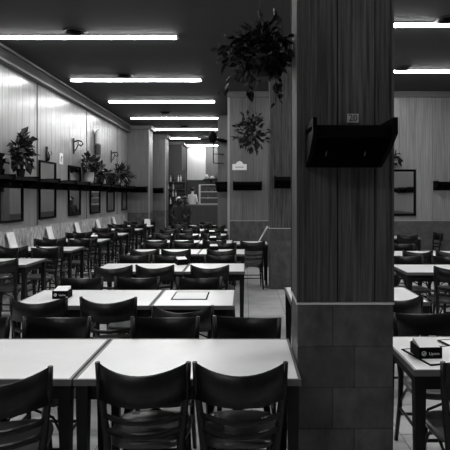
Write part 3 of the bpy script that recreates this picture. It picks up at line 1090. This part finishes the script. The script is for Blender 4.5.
# ------------------------------------------------------------------ people far down the hall
def person(name, label, loc, rz, height, top, bottom, hair, lean=0.0, hair_len=.0, arm_bend=.5):
    s = height / 1.72
    t = thing(name, label, 'person', loc, rz)
    # joints (local, person looks to -y)
    J = {}
    def j(n, x, y, z, r):
        J[n] = (Vector((x * s, (y - lean * max(0, z - .95)) * s, z * s)), r * s)
    j('pel', 0, 0, .95, .135); j('wst', 0, 0, 1.08, .125); j('chs', 0, .01, 1.28, .150); j('nck0', 0, .01, 1.44, .07); j('nck1', 0, 0, 1.51, .052)
    j('hd0', 0, -.015, 1.58, .075); j('hd1', 0, -.01, 1.655, .088); j('hd2', 0, 0, 1.70, .06)
    edges = [('pel', 'wst'), ('wst', 'chs'), ('chs', 'nck0'), ('nck0', 'nck1'), ('nck1', 'hd0'), ('hd0', 'hd1'), ('hd1', 'hd2')]
    for sg, q in ((-1, 'l'), (1, 'r')):
        j(q + 'sh', sg * .175, .01, 1.40, .065); j(q + 'el', sg * .235, .0, 1.12, .045); j(q + 'wr', sg * .19, -.22 * arm_bend * 2, 1.02, .03); j(q + 'pm', sg * .18, -.22 * arm_bend * 2 - .08, 1.01, .034)
        j(q + 'hp', sg * .09, 0, .88, .095); j(q + 'kn', sg * .10, -.02, .49, .062); j(q + 'an', sg * .10, .02, .09, .042); j(q + 'to', sg * .11, -.13, .035, .035)
        edges += [('chs', q + 'sh'), (q + 'sh', q + 'el'), (q + 'el', q + 'wr'), (q + 'wr', q + 'pm'), ('pel', q + 'hp'), (q + 'hp', q + 'kn'), (q + 'kn', q + 'an'), (q + 'an', q + 'to')]
    names = list(J)
    me = bpy.data.meshes.new(name + '_body')
    me.from_pydata([J[n][0] for n in names], [(names.index(a), names.index(b)) for a, b in edges], [])
    tmp = bpy.data.objects.new('tmp', me)
    COL.objects.link(tmp)
    sk = tmp.modifiers.new('skin', 'SKIN')
    for i, n in enumerate(names):
        r = J[n][1]
        wide = 1.25 if n in ('chs', 'wst', 'pel') else 1.0
        me.skin_vertices[0].data[i].radius = (r * wide, r * (.85 if wide > 1 else 1))
        me.skin_vertices[0].data[i].use_root = n == 'pel'
    sb = tmp.modifiers.new('sub', 'SUBSURF'); sb.levels = 2
    dg = bpy.context.evaluated_depsgraph_get()
    body = bpy.data.meshes.new_from_object(tmp.evaluated_get(dg))
    bpy.data.objects.remove(tmp)
    bmb = bmesh.new(); bmb.from_mesh(body)
    for sg in (-1, 1):                      # five fingers on each hand, grown from the palm
        q = 'l' if sg < 0 else 'r'
        p = J[q + 'pm'][0]
        for k in range(4):
            x = (k - 1.5) * .019 * s
            L = (.07, .085, .08, .062)[k] * s
            tube(bmb, [p + Vector((x, -.01, 0)), p + Vector((x * 1.1, -.03 - L * .4, -.004)), p + Vector((x * 1.1, -.03 - L * .85, -.025 * s))], [.010 * s, .009 * s, .007 * s], 6)
        tube(bmb, [p + Vector((-sg * .025 * s, .02, 0)), p + Vector((-sg * .05 * s, -.02, -.005)), p + Vector((-sg * .055 * s, -.05 * s, -.015))], [.011 * s, .010 * s, .008 * s], 6)
    for f in bmb.faces:
        c = f.calc_center_median() / s
        f.smooth = True
        hand = abs(c.y + lean * max(0, c.z - .95)) > .12 and .9 < c.z < 1.12
        f.material_index = 2 if (c.z > 1.475 or (hand and c.y < -.2 * arm_bend * 2)) else (0 if c.z > .93 else (1 if c.z > .08 else 3))
    bmb.to_mesh(body); bmb.free()
    body.materials.clear()
    for mm in (top, bottom, 'skin', 'black'):
        body.materials.append(M[mm])
    body.name = 'body'
    link('body', body, t)
    hd = J['hd1'][0]
    bm = bmesh.new()
    bmesh.ops.create_icosphere(bm, subdivisions=3, radius=.108 * s)
    for v in list(bm.verts):
        if v.co.z < -.02 * s - hair_len * (1 if v.co.y > -.01 else 0) or (v.co.y < -.045 * s and v.co.z < .05 * s):
            bm.verts.remove(v)
    for v in bm.verts:
        v.co = Vector((v.co.x * .95, v.co.y * 1.08, v.co.z * 1.0)) + hd + Vector((0, .008, .012)) * s
    link('hair', mesh('hair', bm, hair), t)
    for nm, pts, r in (('nose', [(0, -.085, .0), (0, -.112, -.035), (0, -.092, -.045)], [.008, .014, .008]), ('mouth', [(-.022, -.082, -.07), (0, -.088, -.072), (.022, -.082, -.07)], [.004, .006, .004])):
        bm = bmesh.new(); tube(bm, [hd + Vector(p) * s for p in pts], [x * s for x in r], 6)
        link(nm, mesh(nm, bm, 'skin' if nm == 'nose' else 'cloth_dark'), t)
    for sg in (-1, 1):
        bm = bmesh.new(); bmesh.ops.create_icosphere(bm, subdivisions=2, radius=.011 * s, matrix=Matrix.Translation(hd + Vector((sg * .032, -.082, .0)) * s))
        link('eye', mesh('eye', bm, 'black_gloss'), t)
        bm = bmesh.new(); tube(bm, [hd + Vector((sg * .088, .0, .015)) * s, hd + Vector((sg * .1, .008, -.01)) * s, hd + Vector((sg * .088, 0, -.04)) * s], [.008 * s, .016 * s, .008 * s], 6)
        link('ear', mesh('ear', bm, 'skin'), t)
    return t


person('person', 'person in dark clothes with pale hair standing far down the hall', (-2.22, 16.95, 0), .5, 1.56, 'cloth_dark', 'cloth_dark', 'hair_white', .25)
person('person', 'dark-haired person in dark clothes beside the pale-haired one', (-1.97, 17.55, 0), -.6, 1.58, 'cloth_dark', 'cloth_dark', 'hair_dark', .15)
struct('floor_platform', (-2.73, -.45, 22.68, YF - .06, -.01, .2), 'counter_dark')
person('person', 'dark-haired person in a white shirt behind the far counter', (-2.36, 23.25, .2), 2.7, 1.80, 'cloth_white', 'cloth_dark', 'hair_dark', .05, .07)
